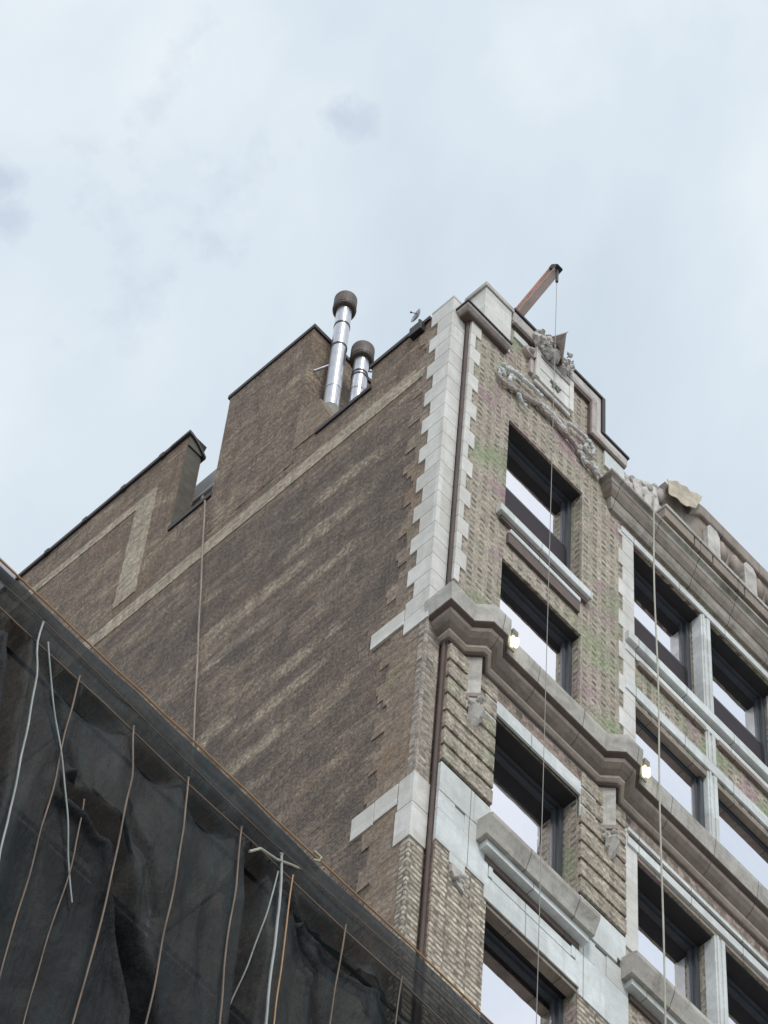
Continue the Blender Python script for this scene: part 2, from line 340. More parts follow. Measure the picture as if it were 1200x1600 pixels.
# ------------------------------------------------------------------ the corner building
B = thing('brick_building', (0, 0, 0), 'tall old brick corner building with white quoins, carved parapet and blank sooty side wall', 'building')
YF = -.12                                             # front face of the bay
WX = [(1.05, 2.49), (3.49, 4.85), (5.02, 6.38), (6.55, 7.91)]
ROWS = {1: (47.15, 50.0), 2: (43.4, 46.06), 3: (39.2, 42.17), 4: (35.6, 38.17)}
ROWR = {1: (47.15, 49.93), 2: (43.4, 45.72), 3: (39.2, 42.0), 4: (35.6, 38.1)}
XE = 12.0
holes = []
for i, (a, b_) in enumerate(WX):
    for r in (1, 2, 3, 4):
        z0, z1 = (ROWS if i == 0 else ROWR)[r]; holes.append((a, b_, z0, z1, i, r))
# front wall cut into cells round the openings, with real reveals
def cell_wall(x0, x1, z0, z1, hl, y0, y1):
    mb = MB(); xs = sorted({x0, x1} | {h[0] for h in hl} | {h[1] for h in hl}); zs = sorted({z0, z1} | {h[2] for h in hl} | {h[3] for h in hl})
    idx = {}
    def v(x, y, z):
        k = (x, y, z)
        if k not in idx: idx[k] = len(mb.v); mb.v.append(k)
        return idx[k]
    def solid(i, j):
        if i < 0 or j < 0 or i >= len(xs) - 1 or j >= len(zs) - 1: return False
        cx, cz = (xs[i] + xs[i + 1]) / 2, (zs[j] + zs[j + 1]) / 2
        return not any(h[0] < cx < h[1] and h[2] < cz < h[3] for h in hl)
    for i in range(len(xs) - 1):
        for j in range(len(zs) - 1):
            if not solid(i, j): continue
            a, b2, c_, d = xs[i], xs[i + 1], zs[j], zs[j + 1]
            mb.f.append((v(a, y0, c_), v(b2, y0, c_), v(b2, y0, d), v(a, y0, d)))
            mb.f.append((v(a, y1, c_), v(a, y1, d), v(b2, y1, d), v(b2, y1, c_)))
            if not solid(i - 1, j): mb.f.append((v(a, y0, c_), v(a, y0, d), v(a, y1, d), v(a, y1, c_)))
            if not solid(i + 1, j): mb.f.append((v(b2, y0, c_), v(b2, y1, c_), v(b2, y1, d), v(b2, y0, d)))
            if not solid(i, j - 1): mb.f.append((v(a, y0, c_), v(a, y1, c_), v(b2, y1, c_), v(b2, y0, c_)))
            if not solid(i, j + 1): mb.f.append((v(a, y0, d), v(b2, y0, d), v(b2, y1, d), v(a, y1, d)))
    return mb
part('front_wall', cell_wall(.25, XE, 0, 51.9, holes + [(3.36, XE, 50.97, 51.9, 9, 9)], YF, .34), M['brick'], B)
part('lower_brick', cell_wall(.255, XE, 0, 38.40, [h for h in holes if h[5] == 4], YF - .014, YF - .002), M['stripe'], B)
core = MB(); core.box(.305, XE, .36, 14, 0, 51.2); part('roof_and_core', core, M['roof'], B)
# raised centre of the parapet
p = MB(); p.prism([(.95, 51.85), (2.62, 51.85), (2.62, 52.96), (.95, 52.96)], YF + .001, .25, 'y'); part('parapet_wall', p, M['brick'], B)

# side wall with its broken skyline
sw = MB()
sw.prism([(.002, 0), (14, 0), (14, 50.3), (.002, 50.3)], .0, .30, 'x')
part('side_wall', sw, M['side'], B)
sw = MB()
sw.prism([(.002, 50.3), (14, 50.3), (14, 55.45), (5.42, 55.5), (5.42, 52.50), (2.9, 52.2), (2.9, 51.62), (2.47, 51.6), (1.5, 51.5), (1.5, 52.25), (.002, 52.22)], .0, .30, 'x')
part('upper_side_wall', sw, M['sidehi'], B)
# bulkhead tower
tw = MB(); tw.prism([(2.89, 51.2), (4.58, 51.2), (4.58, 55.62), (2.89, 55.62)], -.006, 2.3, 'x')
o = part('bulkhead', tw, M['sidehi'], B)
tw = MB(); tw.box(-.03, 2.33, 2.86, 4.61, 55.62, 55.72); part('coping', tw, M['dark'], o)
tw = MB(); tw.prism([(2.93, 51.62), (2.93, 52.75), (2.72, 52.82), (2.5, 52.66), (2.31, 51.95), (2.31, 51.62)], -.012, .25, 'x'); part('parapet_shoulder', tw, M['tan'], B)
for y0, y1, z0, z1 in ((1.47, 2.50, 51.52, 51.62), (.42, 1.53, 52.24, 52.34), (4.58, 5.42, 52.42, 52.54)):
    cp = MB(); cp.box(-.03, .33, y0, y1, z0, z1); part('coping', cp, M['dark'], B)
cp = MB()
cp.prism([(5.42, 55.50), (14, 55.45), (14, 55.55), (5.38, 55.60)], -.04, .33, 'x')
for k in range(9): y = 5.9 + k * .8; cp.box(-.055, -.02, y, y + .09, 55.46, 55.58)
part('coping', cp, M['dark'], B)
# end pier of the tall parapet with its curved cap
pr = MB(); pr.box(.003, .27, 5.405, 5.72, 50.9, 55.36); o = part('parapet_pier', pr, M['stucco'], B)
pr = MB(); pl = [(-.049 + .38 * k / 8, 55.24 + .34 * math.cos(k / 8 * math.pi * .5)) for k in range(9)]; pi_ = [(a, b_ - .075) for a, b_ in pl]
pr.prism(pl + pi_[::-1], 5.35, 5.75, 'y'); part('curved_cap', pr, M['dark'], o)
pr = MB(); pr.prism([(.004, 55.2), (.26, 55.2)][::-1] + [(max(.004, min(.27, a)), max(b_ - .003, 55.21)) for a, b_ in pi_[:8]], 5.382, 5.72, 'y'); part('pier_head', pr, M['stucco'], o)
# pale brick stripes laid in the side wall (a few mm proud)
st = MB()
def rough(y0, z0, y1, z1, w_, n=40):
    P0, P1 = Vector((y0, z0)), Vector((y1, z1)); d = (P1 - P0).normalized(); nn_ = Vector((-d.y, d.x)) * w_ / 2
    up = []; dn = []
    for k in range(n + 1):
        q = P0.lerp(P1, k / n); j = .02 * noise.noise(Vector((q.x * 6, q.y * 6, 1))); j2 = .02 * noise.noise(Vector((q.x * 6, q.y * 6, 7)))
        up.append(q + nn_ + Vector((j, j))); dn.append(q - nn_ + Vector((j2, j2)))
    return [tuple(q) for q in up] + [tuple(q) for q in dn[::-1]]
st.prism(rough(.44, 50.70, 7.4, 50.70, .40, 70), -.010, .01, 'x')
st.prism(rough(6.30, 54.42, 9.6, 54.55, .26), -.010, .01, 'x')
st.prism(rough(6.12, 51.25, 6.12, 54.55, .42), -.013, .01, 'x')
part('pale_brick_band', st, M['pale'], B)
# toothed tan brick between the blank wall and the quoins
tt = MB(); z = 51.95; k = 0
while z > 33:
    h_ = .20; a = (.62 if k % 4 in (0, 1) else .47) + random.uniform(-.04, .04) + (.10 if z < 45 else 0)
    tt.box(-.010 - .0007 * (k % 3), .01, .002, a, z - h_, z); z -= h_; k += 1
part('toothed_brick_edge', tt, M['tan'], B)

# corner pier: quoins
q = MB(); BH = .418
for j in range(-17, 3):
    z0 = 51.02 + BH * j
    if z0 < 43.85: continue
    wy = .375 if j % 2 == 0 else .25; q.box(-.03, .22, -.03, wy, z0 + .004, z0 + BH - .004)
q.box(-.03, .22, -.03, .38, 52.30, 52.36)
part('corner_quoins', q, M['blocks'], B, bev=.006)
q = MB(); q.box(-.03, .22, -.03, .36, 43.50, 43.91); q.box(-.032, .22, -.031, .36, 43.13, 43.49); 
part('corner_quoins', q, M['blocks'], B, bev=.006)
q = MB(); q.box(-.034, .02, .37, .90, 43.42, 43.78); part('quoin_arm', q, M['blocks'], B, bev=.005)
q = MB(); q.box(-.028, .22, -.028, .20, 39.0, 39.62); q.box(-.028, .22, -.027, .22, 38.30, 38.99); q.box(-.026, .02, .22, .56, 39.18, 39.62); q.box(-.029, .02, .568, .9, 39.14, 39.60)
part('lower_corner_quoins', q, M['blocks'], B, bev=.005)
q = MB(); q.box(-.02, .2, -.02, .1, 39.63, 43.10); part('corner_pier_brick', q, M['pierbrick'], B)
q = MB(); q.box(-.02, .2, -.02, .1, 0, 38.28); part('lower_corner_pier_brick', q, M['stripe'], B)
q = MB(); q.box(.244, .30, YF + .004, .02, 39.6, 43.0); q.box(.244, .3, YF + .004, .02, 43.6, 51.8); q.box(.244, .3, YF + .004, .02, 0, 39.59)
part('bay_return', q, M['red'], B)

# bay quoins (front face)
q = MB()
for j in range(-16, 2):
    z0 = 51.44 + BH * (j - 1)
    if z0 < 43.9: continue
    q.box(.242, .43 if j % 2 == 1 else .33, YF - .018, YF + .05, z0 + .004, z0 + BH - .004)
part('bay_quoins', q, M['blocks'], B, bev=.005)
def rquoin(xw, xn, xe, zt, zb, z_wide):
    mb = MB(); k = 0
    z0 = z_wide
    while z0 + .425 < zt: z0 += .425; k += 1
    while z0 > zb - .42:
        a = xw if k % 2 == 0 else xn
        mb.box(min(a, xe), max(a, xe), YF - .018, YF + .05, max(z0, zb) + .004, min(z0 + .425, zt) - .004); z0 -= .425; k -= 1
    return mb
part('window_quoins', rquoin(3.19, 3.27, 3.488, 50.0, 43.85, 49.03), M['blocks'], B, bev=.005)
part('window_quoins', rquoin(8.23, 8.14, 7.912, 50.0, 43.85, 49.03), M['blocks'], B, bev=.005)
q = MB()
for k in range(6): q.box(3.27 - (.08 if k == 0 else 0), 3.488, YF - .018, YF + .05, 42.02 - .42 * k - (.0), 42.45 - .42 * k - .008)
part('lower_window_quoins', q, M['blocks'], B, bev=.005)

# rusticated brick slabs on the piers between lintel level and the white band
gz = [42.74, 42.34, 41.95, 41.56, 41.17, 40.79, 40.42, 40.07]
for x0, x1 in ((.246, 1.046), (2.494, 3.262)):
    q = MB()
    for a, b_ in zip(gz[:-1], gz[1:]): q.box(x0, x1, YF - .045, YF + .02, b_ + .032, a - .032)
    part('rusticated_courses', q, M['rust'], B, bev=.008)
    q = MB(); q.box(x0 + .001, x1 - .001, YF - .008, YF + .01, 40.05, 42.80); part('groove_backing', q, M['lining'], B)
# white terracotta band of the lower piers, with its keyed blocks
q = MB()
q.box(.242, .78, YF - .03, YF + .02, 39.43, 40.03); q.box(.785, 1.045, YF - .028, YF + .02, 39.45, 40.03)
q.box(.242, .50, YF - .025, YF + .02, 39.06, 39.425); q.box(.242, 1.045, YF - .027, YF + .02, 38.42, 39.055); q.box(.66, 1.045, YF - .024, YF + .02, 39.06, 39.44)
q.box(.50, .665, YF - .012, YF + .02, 39.06, 39.42)
q.box(.46, .70, YF - .03, YF + .02, 38.22, 38.415)
part('white_pier_band', q, M['white'], B, bev=.006)
q = MB(); q.box(2.50, 3.26, YF - .03, YF + .02, 39.48, 40.03)
q.box(2.50, 3.10, YF - .045, YF + .02, 39.34, 39.47)
q.box(2.50, 2.76, YF - .025, YF + .02, 38.9, 39.33); q.box(2.95, 3.30, YF - .024, YF + .02, 38.9, 39.33); q.box(2.76, 2.95, YF - .012, YF + .02, 38.9, 39.32)
q.box(2.50, 3.30, YF - .027, YF + .02, 38.05, 38.89)
part('white_pier_band', q, M['white'], B, bev=.006)
for x0, x1 in ((.25, 1.04), (2.51, 3.25)):
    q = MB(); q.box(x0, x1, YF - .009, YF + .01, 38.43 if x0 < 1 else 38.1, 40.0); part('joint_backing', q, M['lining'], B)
# small carved drops under the band
for cx, cz in ((.58, 38.06), (2.95, 37.75)):
    q = MB(); q.box(cx - .1, cx + .12, YF - .05, YF + .01, cz - .02, cz + .13)
    for k in range(9): q.ball((cx + random.uniform(-.09, .1), YF - .05, cz + random.uniform(-.16, .1)), random.uniform(.02, .045), 6)
    q.prism([(cx - .1, cz), (cx + .12, cz), (cx + .1, cz - .2), (cx, cz - .16)], YF - .05, YF, 'y')
    jitter(q, .012, 14); part('carved_drop', q, M['greystone'], B)

# ---- windows
def window(x0, x1, z0, z1, row, right):
    fy = {1: .07, 2: -.06 if right else .015, 3: .11, 4: .06}[row]
    f = MB(); w_ = .07; zm = (z0 + z1) / 2 + {1: .10, 2: 0, 3: -.02, 4: -.35}[row]
    for a in ((x0 + .002, x0 + w_, z0, z1 - .003), (x1 - w_, x1 - .002, z0, z1 - .003), (x0 + w_, x1 - w_, z1 - w_, z1 - .003), (x0 + w_, x1 - w_, z0, z0 + w_)):
        f.box(a[0], a[1], fy, fy + .22, a[2], a[3])
    wn_ = part('window', f, M['frame'], B)
    s = MB(); i0, i1 = x0 + w_ + .002, x1 - w_ - .002; yb = fy + .05
    for a in ((i0, i0 + .045, zm, z1 - w_), (i1 - .045, i1, zm, z1 - w_), (i0 + .045, i1 - .045, z1 - w_ - .05, z1 - w_), (i0 + .045, i1 - .045, zm - .02, zm + .03)): s.box(a[0], a[1], yb, yb + .04, a[2], a[3])
    part('upper_sash', s, M['frame'], wn_)
    s = MB()
    for a in ((i0, i0 + .045, z0 + w_, zm), (i1 - .045, i1, z0 + w_, zm), (i0 + .045, i1 - .045, z0 + w_, z0 + w_ + .08), (i0 + .045, i1 - .045, zm - .05, zm)): s.box(a[0], a[1], yb + .045, yb + .085, a[2], a[3])
    part('lower_sash', s, M['frame'], wn_)
    s = MB(); s.box(i0 + .04, i1 - .04, yb + .018, yb + .026, zm, z1 - w_ - .03); part('pane', s, M['glass'], wn_)
    s = MB(); s.box(i0 + .04, i1 - .04, yb + .06, yb + .068, z0 + w_ + .04, zm - .02); part('pane', s, M['glass'], wn_)
    s = MB(); s.box(x0 + .003, x1 - .003, YF + .035, fy, z1 - .03, z1 - .002); part('head_shade_board', s, M['lining'], wn_)  # black board added under the head; soffit shade put in as colour
    if row == 1:
        s = MB(); s.box(i0, i1, yb + .002, yb + .014, z0 + w_, zm - .02); part('screen', s, M['screen'], wn_)
for (a, b_, z0, z1, i, r) in holes[:]: window(a, b_, z0, z1, r, i > 0)

# ---- sills, lintels, bands
q = MB(); q.box(.89, 2.60, YF - .10, YF, 47.02, 47.2); part('sill', q, M['white'], B, bev=.01)
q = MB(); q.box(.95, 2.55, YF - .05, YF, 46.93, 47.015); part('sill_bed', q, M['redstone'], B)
q = MB(); q.box(1.12, 2.42, YF - .06, YF, 46.76, 46.86); part('apron_moulding', q, M['white'], B, bev=.008)
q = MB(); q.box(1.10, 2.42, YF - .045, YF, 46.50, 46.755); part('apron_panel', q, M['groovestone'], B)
# right bays, row 1 and 2
XR = 8.0
q = MB(); q.box(3.24, XE, YF - .03, YF, 49.97, 50.13); part('head_band', q, M['white'], B, bev=.006)
q = MB(); q.box(3.49, XR, YF - .018, YF, 49.93, 49.965); part('head_fillet', q, M['cornbrown'], B)
q = MB(); q.box(3.30, XR + .2, YF - .09, YF, 47.03, 47.24); part('sill_band', q, M['white'], B, bev=.01)
q = MB(); q.box(3.30, XR + .2, YF - .03, YF, 46.80, 46.95); part('sill_bed', q, M['white'], B, bev=.006)
for (a, b_) in WX[1:]:
    q = MB(); q.box(a + .04, b_ - .04, YF - .055, YF - .002, 46.66, 46.78)
    part('panel_shadow_line', q, M['cornbrown'], B, bev=.006)  # brown strip stands in for the shadow line along the panel top
q = MB(); q.box(3.30, XR + .2, YF - .035, YF, 45.80, 46.05); part('lintel_band', q, M['white'], B, bev=.006)
for (a, b_) in WX[1:]:
    q = MB(); q.box(a + .002, b_ - .002, YF - .01, YF + .12, 45.722 + .001, 45.79) if False else q.box(a + .01, b_ - .01, YF + .0, YF + .10, 45.64, 45.717)
    part('head_moulding', q, M['cornbrown'], B)
# mullions with their ribs
for (xa, xb) in ((4.85, 5.02), (6.38, 6.55)):
    for (za, zb_, nm) in ((43.75, 45.78, 'mullion'), (46.06, 46.79, 'mullion'), (47.25, 49.93, 'mullion'), (38.0, 42.0, 'mullion')):
        q = MB(); q.box(xa - .004, xb + .004, YF - .012, YF + .15, za, zb_ - .002); q.box(xa + .02, xa + .05, YF - .034, YF - .01, za, zb_ - .004); q.box(xb - .07, xb - .01, YF - .034, YF - .01, za, zb_ - .004)
        part(nm, q, M['white'], B, bev=.004)

# ---- middle cornice
def cprof(dz=0): return [(0, 43.72), (.27, 43.50), (.30, 43.50), (.30, 43.44), (.275, 43.20), (.27, 43.14)]
wall_path = [(.25, .02), (.25, YF), (.49, YF), (.65, YF - .16), (.67, YF - .16), (.83, YF), (2.79, YF), (2.95, YF - .16), (2.98, YF - .16), (3.14, YF), (8.1, YF), (8.26, YF - .16), (8.29, YF - .16), (8.45, YF), (XE, YF)]
q = MB(); q.sweep(wall_path, [(-.1, 43.70), (.02, 43.70), (.27, 43.53), (.30, 43.50), (.30, 43.42), (.285, 43.30), (.27, 43.15), (-.1, 43.15)])
o = part('cornice', q, M['corn'], B)
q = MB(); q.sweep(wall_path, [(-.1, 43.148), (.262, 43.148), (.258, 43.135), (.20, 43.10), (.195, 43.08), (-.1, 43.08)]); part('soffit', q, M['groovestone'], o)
q = MB(); q.sweep(wall_path, [(-.1, 43.078), (.215, 43.078), (.20, 43.02), (.15, 42.95), (.10, 42.915), (.075, 42.90), (-.1, 42.90)]); part('cavetto', q, M['cornbrown'], o, smooth=False)
q = MB(); q.sweep(wall_path, [(-.1, 42.898), (.085, 42.898), (.085, 42.85), (.05, 42.825), (-.1, 42.825)]); part('fillet', q, M['palefillet'], o)
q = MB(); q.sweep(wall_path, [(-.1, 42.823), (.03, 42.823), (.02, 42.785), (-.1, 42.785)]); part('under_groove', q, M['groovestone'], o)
# frieze, lintel of row 3
q = MB(); q.box(.90, 2.79, YF - .012, YF, 42.47, 42.83); q.box(3.17, XE, YF - .012, YF, 42.47, 42.83); part('frieze', q, M['frieze'], B)
q = MB(); q.box(.86, 2.75, YF - .03, YF + .02, 42.17, 42.46); q.box(.86, 1.05, YF - .03, YF + .02, 41.72, 42.168); q.box(2.49, 2.75, YF - .03, YF + .02, 41.72, 42.168); part('lintel', q, M['white'], B, bev=.005)
q = MB(); q.box(3.30, XE, YF - .05, YF, 42.38, 42.46); part('head_fillet', q, M['white'], B, bev=.004)
q = MB(); q.box(3.34, XE, YF - .02, YF, 42.27, 42.378); part('head_groove', q, M['redstone'], B)
q = MB(); q.box(3.30, XR, YF - .045, YF, 42.10, 42.268); part('lintel_band', q, M['white'], B, bev=.006)
q = MB(); q.box(3.49, XR, YF - .012, YF, 42.0, 42.095); part('head_moulding', q, M['cornbrown'], B)
# canted brackets under the cornice breaks
for cx in (.66, 2.965, 8.275):
    q = MB(); q.prism([(cx - .15, YF), (cx, YF - .15), (cx + .15, YF)], 41.93, 42.82, 'z'); o = part('bracket', q, M['corn'], B, bev=.006)
    q = MB(); q.prism([(cx - .17, YF), (cx, YF - .18), (cx + .17, YF)], 41.84, 41.93, 'z'); part('bracket_collar', q, M['cornbrown'], o, bev=.008)
    q = MB(); q.prism([(cx - .15, YF), (cx, YF - .15), (cx + .15, YF)], 41.62, 41.84, 'z')
    q.tube([(cx, YF - .1, 41.62), (cx, YF - .05, 41.45), (cx, YF - .01, 41.3)], [.10, .075, .02], 6)
    for k in range(14): a = random.uniform(-1, 1); q.ball((cx + a * .12, YF - .16 + abs(a) * .12, random.uniform(41.4, 41.82)), random.uniform(.02, .042), 6)
    jitter(q, .018, 14); part('carved_console', q, M['greystone'], o)

# ---- moulded sills of row 3
for x0, x1, xe_ in ((.84, 2.58, 0), (3.18, XE, 1)):
    q = MB(); path = [(x0, YF + .02), (x0, YF - .001), (x1, YF - .001), (x1, YF + .02)] 
    q.sweep([(x0 + .25, YF + .02), (x0 + .25, YF), (x1 - .25, YF), (x1 - .25, YF + .02)] if False else [(x0, YF), (x1, YF)],
            [(-.02, 39.55), (.2, 39.50), (.26, 39.46), (.26, 39.38), (.235, 39.30), (.20, 39.20), (.18, 39.12), (-.02, 39.12)])
    o = part('moulded_sill', q, M['corn'], B)
    q = MB(); q.box(x0 + .06, x1 - .04, YF - .13, YF + .01, 39.0, 39.117); part('sill_bed', q, M['white'], o, bev=.005)
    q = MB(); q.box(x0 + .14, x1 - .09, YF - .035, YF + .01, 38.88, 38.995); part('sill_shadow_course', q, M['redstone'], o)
q = MB()
q.box(1.00, 2.50, YF - .03, YF + .02, 38.175, 38.62)
q.box(1.06, 1.12, YF - .03, YF + .02, 38.66, 38.875); q.box(2.38, 2.44, YF - .03, YF + .02, 38.66, 38.875); q.box(1.12, 2.38, YF - .018, YF + .02, 38.66, 38.84)
q.box(2.444, 2.5, YF - .03, YF + .02, 38.62, 38.875)
part('apron_panel', q, M['white'], B, bev=.006)
q = MB(); q.box(1.0, 2.44, YF - .0135, YF + .02, 38.62, 38.66); part('apron_groove', q, M['dark'], B)
q = MB(); q.box(1.052, 2.488, YF + .0, YF + .12, 38.10, 38.168); part('head_moulding', q, M['cornbrown'], B)

# ---- parapet of the bay
q = MB(); q.sweep([(.16, 0), (.16, YF - .0), (.90, YF)], [(-.12, 51.82), (.08, 51.82), (.12, 51.86), (.13, 51.91), (-.12, 51.91)]); part('low_coping', q, M['roll'], B, bev=.01)
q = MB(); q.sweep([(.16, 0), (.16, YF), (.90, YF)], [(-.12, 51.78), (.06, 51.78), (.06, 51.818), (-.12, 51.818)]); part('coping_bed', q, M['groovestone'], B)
q = MB(); q.sweep([(.16, 0), (.16, YF), (.90, YF)], [(-.12, 51.912), (.145, 51.912), (.145, 51.95), (.06, 52.0), (-.12, 52.0)]); part('low_coping_fillet', q, M['dark'], B)
q = MB(); q.box(.46, .98, YF - .02, .22, 51.96, 53.30); o = part('parapet_pedestal', q, M['blocks'], B, bev=.006)
q = MB(); q.box(.43, 1.01, YF - .045, .25, 53.30, 53.42); part('pedestal_cap', q, M['greystone'], o, bev=.01)
q = MB(); q.prism([(1.0, 52.96), (2.60, 52.96), (2.60, 51.95), (3.32, 51.95), (3.32, 52.12), (2.70, 52.10), (2.70, 53.08), (1.0, 53.08)], YF - .07, YF + .1, 'y'); part('raised_coping', q, M['roll'], B, bev=.02)
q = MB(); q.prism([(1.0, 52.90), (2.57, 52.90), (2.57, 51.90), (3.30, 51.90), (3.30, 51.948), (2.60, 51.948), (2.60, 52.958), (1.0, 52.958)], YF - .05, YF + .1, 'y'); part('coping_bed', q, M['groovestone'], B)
q = MB(); q.prism([(1.0, 53.39), (2.82, 53.39), (2.82, 52.31), (3.38, 52.31), (3.38, 52.36), (2.88, 52.36), (2.88, 53.45), (1.0, 53.45)], YF - .06, .26, 'y'); part('metal_coping', q, M['dark'], B)
q = MB(); q.prism([(1.0, 53.085), (2.705, 53.085), (2.705, 52.105), (3.36, 52.105), (3.36, 52.305), (2.815, 52.305), (2.815, 53.385), (1.0, 53.385)], YF - .035, .25, 'y'); part('coping_weathering', q, M['greystone'], B, bev=.01)
q = MB(); q.box(.98, 1.5, YF - .03, YF + .01, 52.6, 52.93) if False else q.box(1.05, 1.32, YF - .02, YF + .01, 52.62, 52.80); part('parapet_blocks', q, M['white'], B); q = MB(); q.box(2.9, 3.3, YF - .03, YF + .01, 51.45, 51.9)
part('parapet_blocks', q, M['white'], B)
# tablet
q = MB(); q.box(1.44, 2.20, YF - .07, YF + .01, 51.92, 52.86); o = part('tablet', q, M['blocks'], B, bev=.008)
q = MB(); q.box(1.521, 2.119, YF - .0725, YF - .0695, 52.655, 52.675); part('tablet_line', q, M['lining'], o)
q = MB(); q.box(1.521, 2.119, YF - .0725, YF - .0695, 52.27, 52.285); part('tablet_line', q, M['lining'], o)
q = MB(); q.box(1.44, 2.20, YF - .085, YF - .071, 52.70, 52.86); q.box(1.44, 1.52, YF - .085, YF - .071, 51.92, 52.69); q.box(2.12, 2.20, YF - .085, YF - .071, 51.92, 52.69); part('tablet_frame', q, M['blocks'], o, bev=.004)
q = MB(); cx, cz = 1.83, 52.15
for a in range(5): an = a * math.pi * 2 / 5 + .3; q.tube([(cx, YF - .075, cz), (cx + .11 * math.cos(an), YF - .085, cz + .11 * math.sin(an))], [.03, .012], 6)
q.ball((cx, YF - .08, cz), .035, 8); part('tablet_emblem', q, M['mortar'], o)
q = MB(); q.tube([(1.33, YF - .08, 52.50), (1.33, YF + .0, 52.50)], .11, 14); q.ball((1.33, YF - .08, 52.5), .06, 8); q.box(1.36, 1.42, YF - .05, YF, 51.95, 52.42); part('rosette', q, M['pinkstone'], B)
# carved garland
def leafy(q, pp, rs):
    # a rope of overlapping leaves: the radius swells and pinches along the run
    P2 = []; R2 = []; n_ = len(pp)
    for i in range(n_ - 1):
        for k in range(6):
            u = k / 6; P2.append(tuple(Vector(pp[i]).lerp(Vector(pp[i + 1]), u))); a = rs[i] if isinstance(rs, list) else rs; b_ = rs[i + 1] if isinstance(rs, list) else rs
            R2.append((a + (b_ - a) * u) * (1.0 + .38 * (((i * 6 + k) % 4) / 3 - .5) + .15 * noise.noise(Vector(P2[-1]) * 30)))
    q.tube(P2, R2, 7)
    for k in range(len(P2) // 2):
        p_ = Vector(P2[k * 2]); sgn = 1 if k % 2 else -1
        q.ball(p_ + Vector((.01, -.02, sgn * R2[k * 2] * .9)), R2[k * 2] * .62, 6, (1.1, .5, .7))
def carve(name, pts, rs, mat, y=YF - .05, bumps=0):
    q = MB(); pp = [(x, y, z_ - .12) for x, z_ in pts]; leafy(q, pp, rs)
    for k in range(bumps):
        t_ = random.random() * (len(pp) - 1); i = int(t_); u = t_ - i; a = Vector(pp[i]).lerp(Vector(pp[i + 1]), u); r_ = rs[i] if isinstance(rs, list) else rs
        q.ball(a + Vector((random.uniform(-.5, .5), -.6, random.uniform(-.6, .6))) * r_, r_ * random.uniform(.45, .75), 6)
    return q
gl_ = carve('g', [(.74, 50.92), (.85, 50.88), (1.04, 50.98), (1.22, 51.06), (1.42, 51.2), (1.51, 51.27), (1.64, 51.24), (1.82, 51.28), (2.05, 51.22), (2.2, 51.2), (2.36, 51.12), (2.52, 50.98), (2.75, 50.92)],
            [.025, .038, .044, .042, .038, .048, .04, .038, .042, .035, .038, .038, .03], None, bumps=30)
o = part('garland', gl_, M['pinkstone'], B)
g2 = MB()
for pts, rr in (([(.86, 51.36), (1.0, 51.48), (1.1, 51.55), (1.25, 51.56), (1.43, 51.60), (1.6, 51.56)], .045), ([(1.62, 51.36), (1.8, 51.40), (2.0, 51.34), (2.12, 51.28)], .04),
                ([(2.12, 51.6), (2.25, 51.66), (2.42, 51.70), (2.55, 51.70), (2.64, 51.58), (2.62, 51.42), (2.54, 51.32), (2.46, 51.38), (2.48, 51.48)], .038),
                ([(2.36, 51.25), (2.36, 51.1), (2.46, 50.98)], .03), ([(.76, 51.02), (.72, 51.14), (.80, 51.2), (.86, 51.12)], .03), ([(2.6, 51.15), (2.7, 51.05), (2.82, 50.95)], .03), ([(.95, 51.12), (1.0, 51.3)], .04), ([(1.12, 50.95), (1.25, 50.8)], .035)):
    pp = [(x, YF - .06, z_ - .12) for x, z_ in pts]; leafy(g2, pp, rr * .68)
    for k in range(6): a = random.choice(pp); g2.ball((a[0] + random.uniform(-.04, .04), a[1], a[2] + random.uniform(-.04, .04)), random.uniform(.02, .04), 6)
part('garland_leaves', g2, M['white'], o)
q = MB(); q.box(1.46, 2.18, YF - .05, YF, 51.78, 51.9); part('tablet_shelf', q, M['greystone'], B, bev=.02)
# crest on the coping
q = MB()
for c_, r_, s_ in (((1.52, -.22, 53.02), .17, (1, .7, 1)), ((1.47, -.2, 53.22), .09, (1, 1, 1)), ((1.62, -.25, 53.10), .13, (1, .8, 1)), ((1.72, -.28, 52.85), .12, (.8, .8, 1.2)), ((1.60, -.24, 52.80), .1, (1, 1, 1)),
                   ((1.98, -.2, 53.02), .12, (1, .8, 1.1)), ((2.0, -.22, 53.17), .055, (1, 1, 1)), ((2.08, -.22, 53.12), .05, (1, 1, 1)), ((2.10, -.22, 53.02), .05, (1, 1, 1)), ((1.95, -.22, 52.85), .1, (.8, .8, 1.2))): q.ball(c_, r_, 9, s_)
for k in range(70): q.ball((random.uniform(1.40, 2.10), -.24 - random.random() * .1, random.uniform(52.76, 53.22)), random.uniform(.018, .05), 6, (1, .6, 1.2))
jitter(q, .05)
o = part('crest', q, M['greystone'], B)
q = MB(); q.add([(1.55, -.22, 53.24), (1.92, -.24, 52.92), (1.84, -.30, 52.78), (1.66, -.40, 53.0), (1.62, -.62, 53.02), (1.60, -.60, 52.96)], [(0, 4, 3), (3, 4, 5), (1, 0, 3, 2), (2, 3, 5), (0, 1, 5, 4), (1, 2, 5)])
part('crest_wing', q, M['pinkstone'], o)

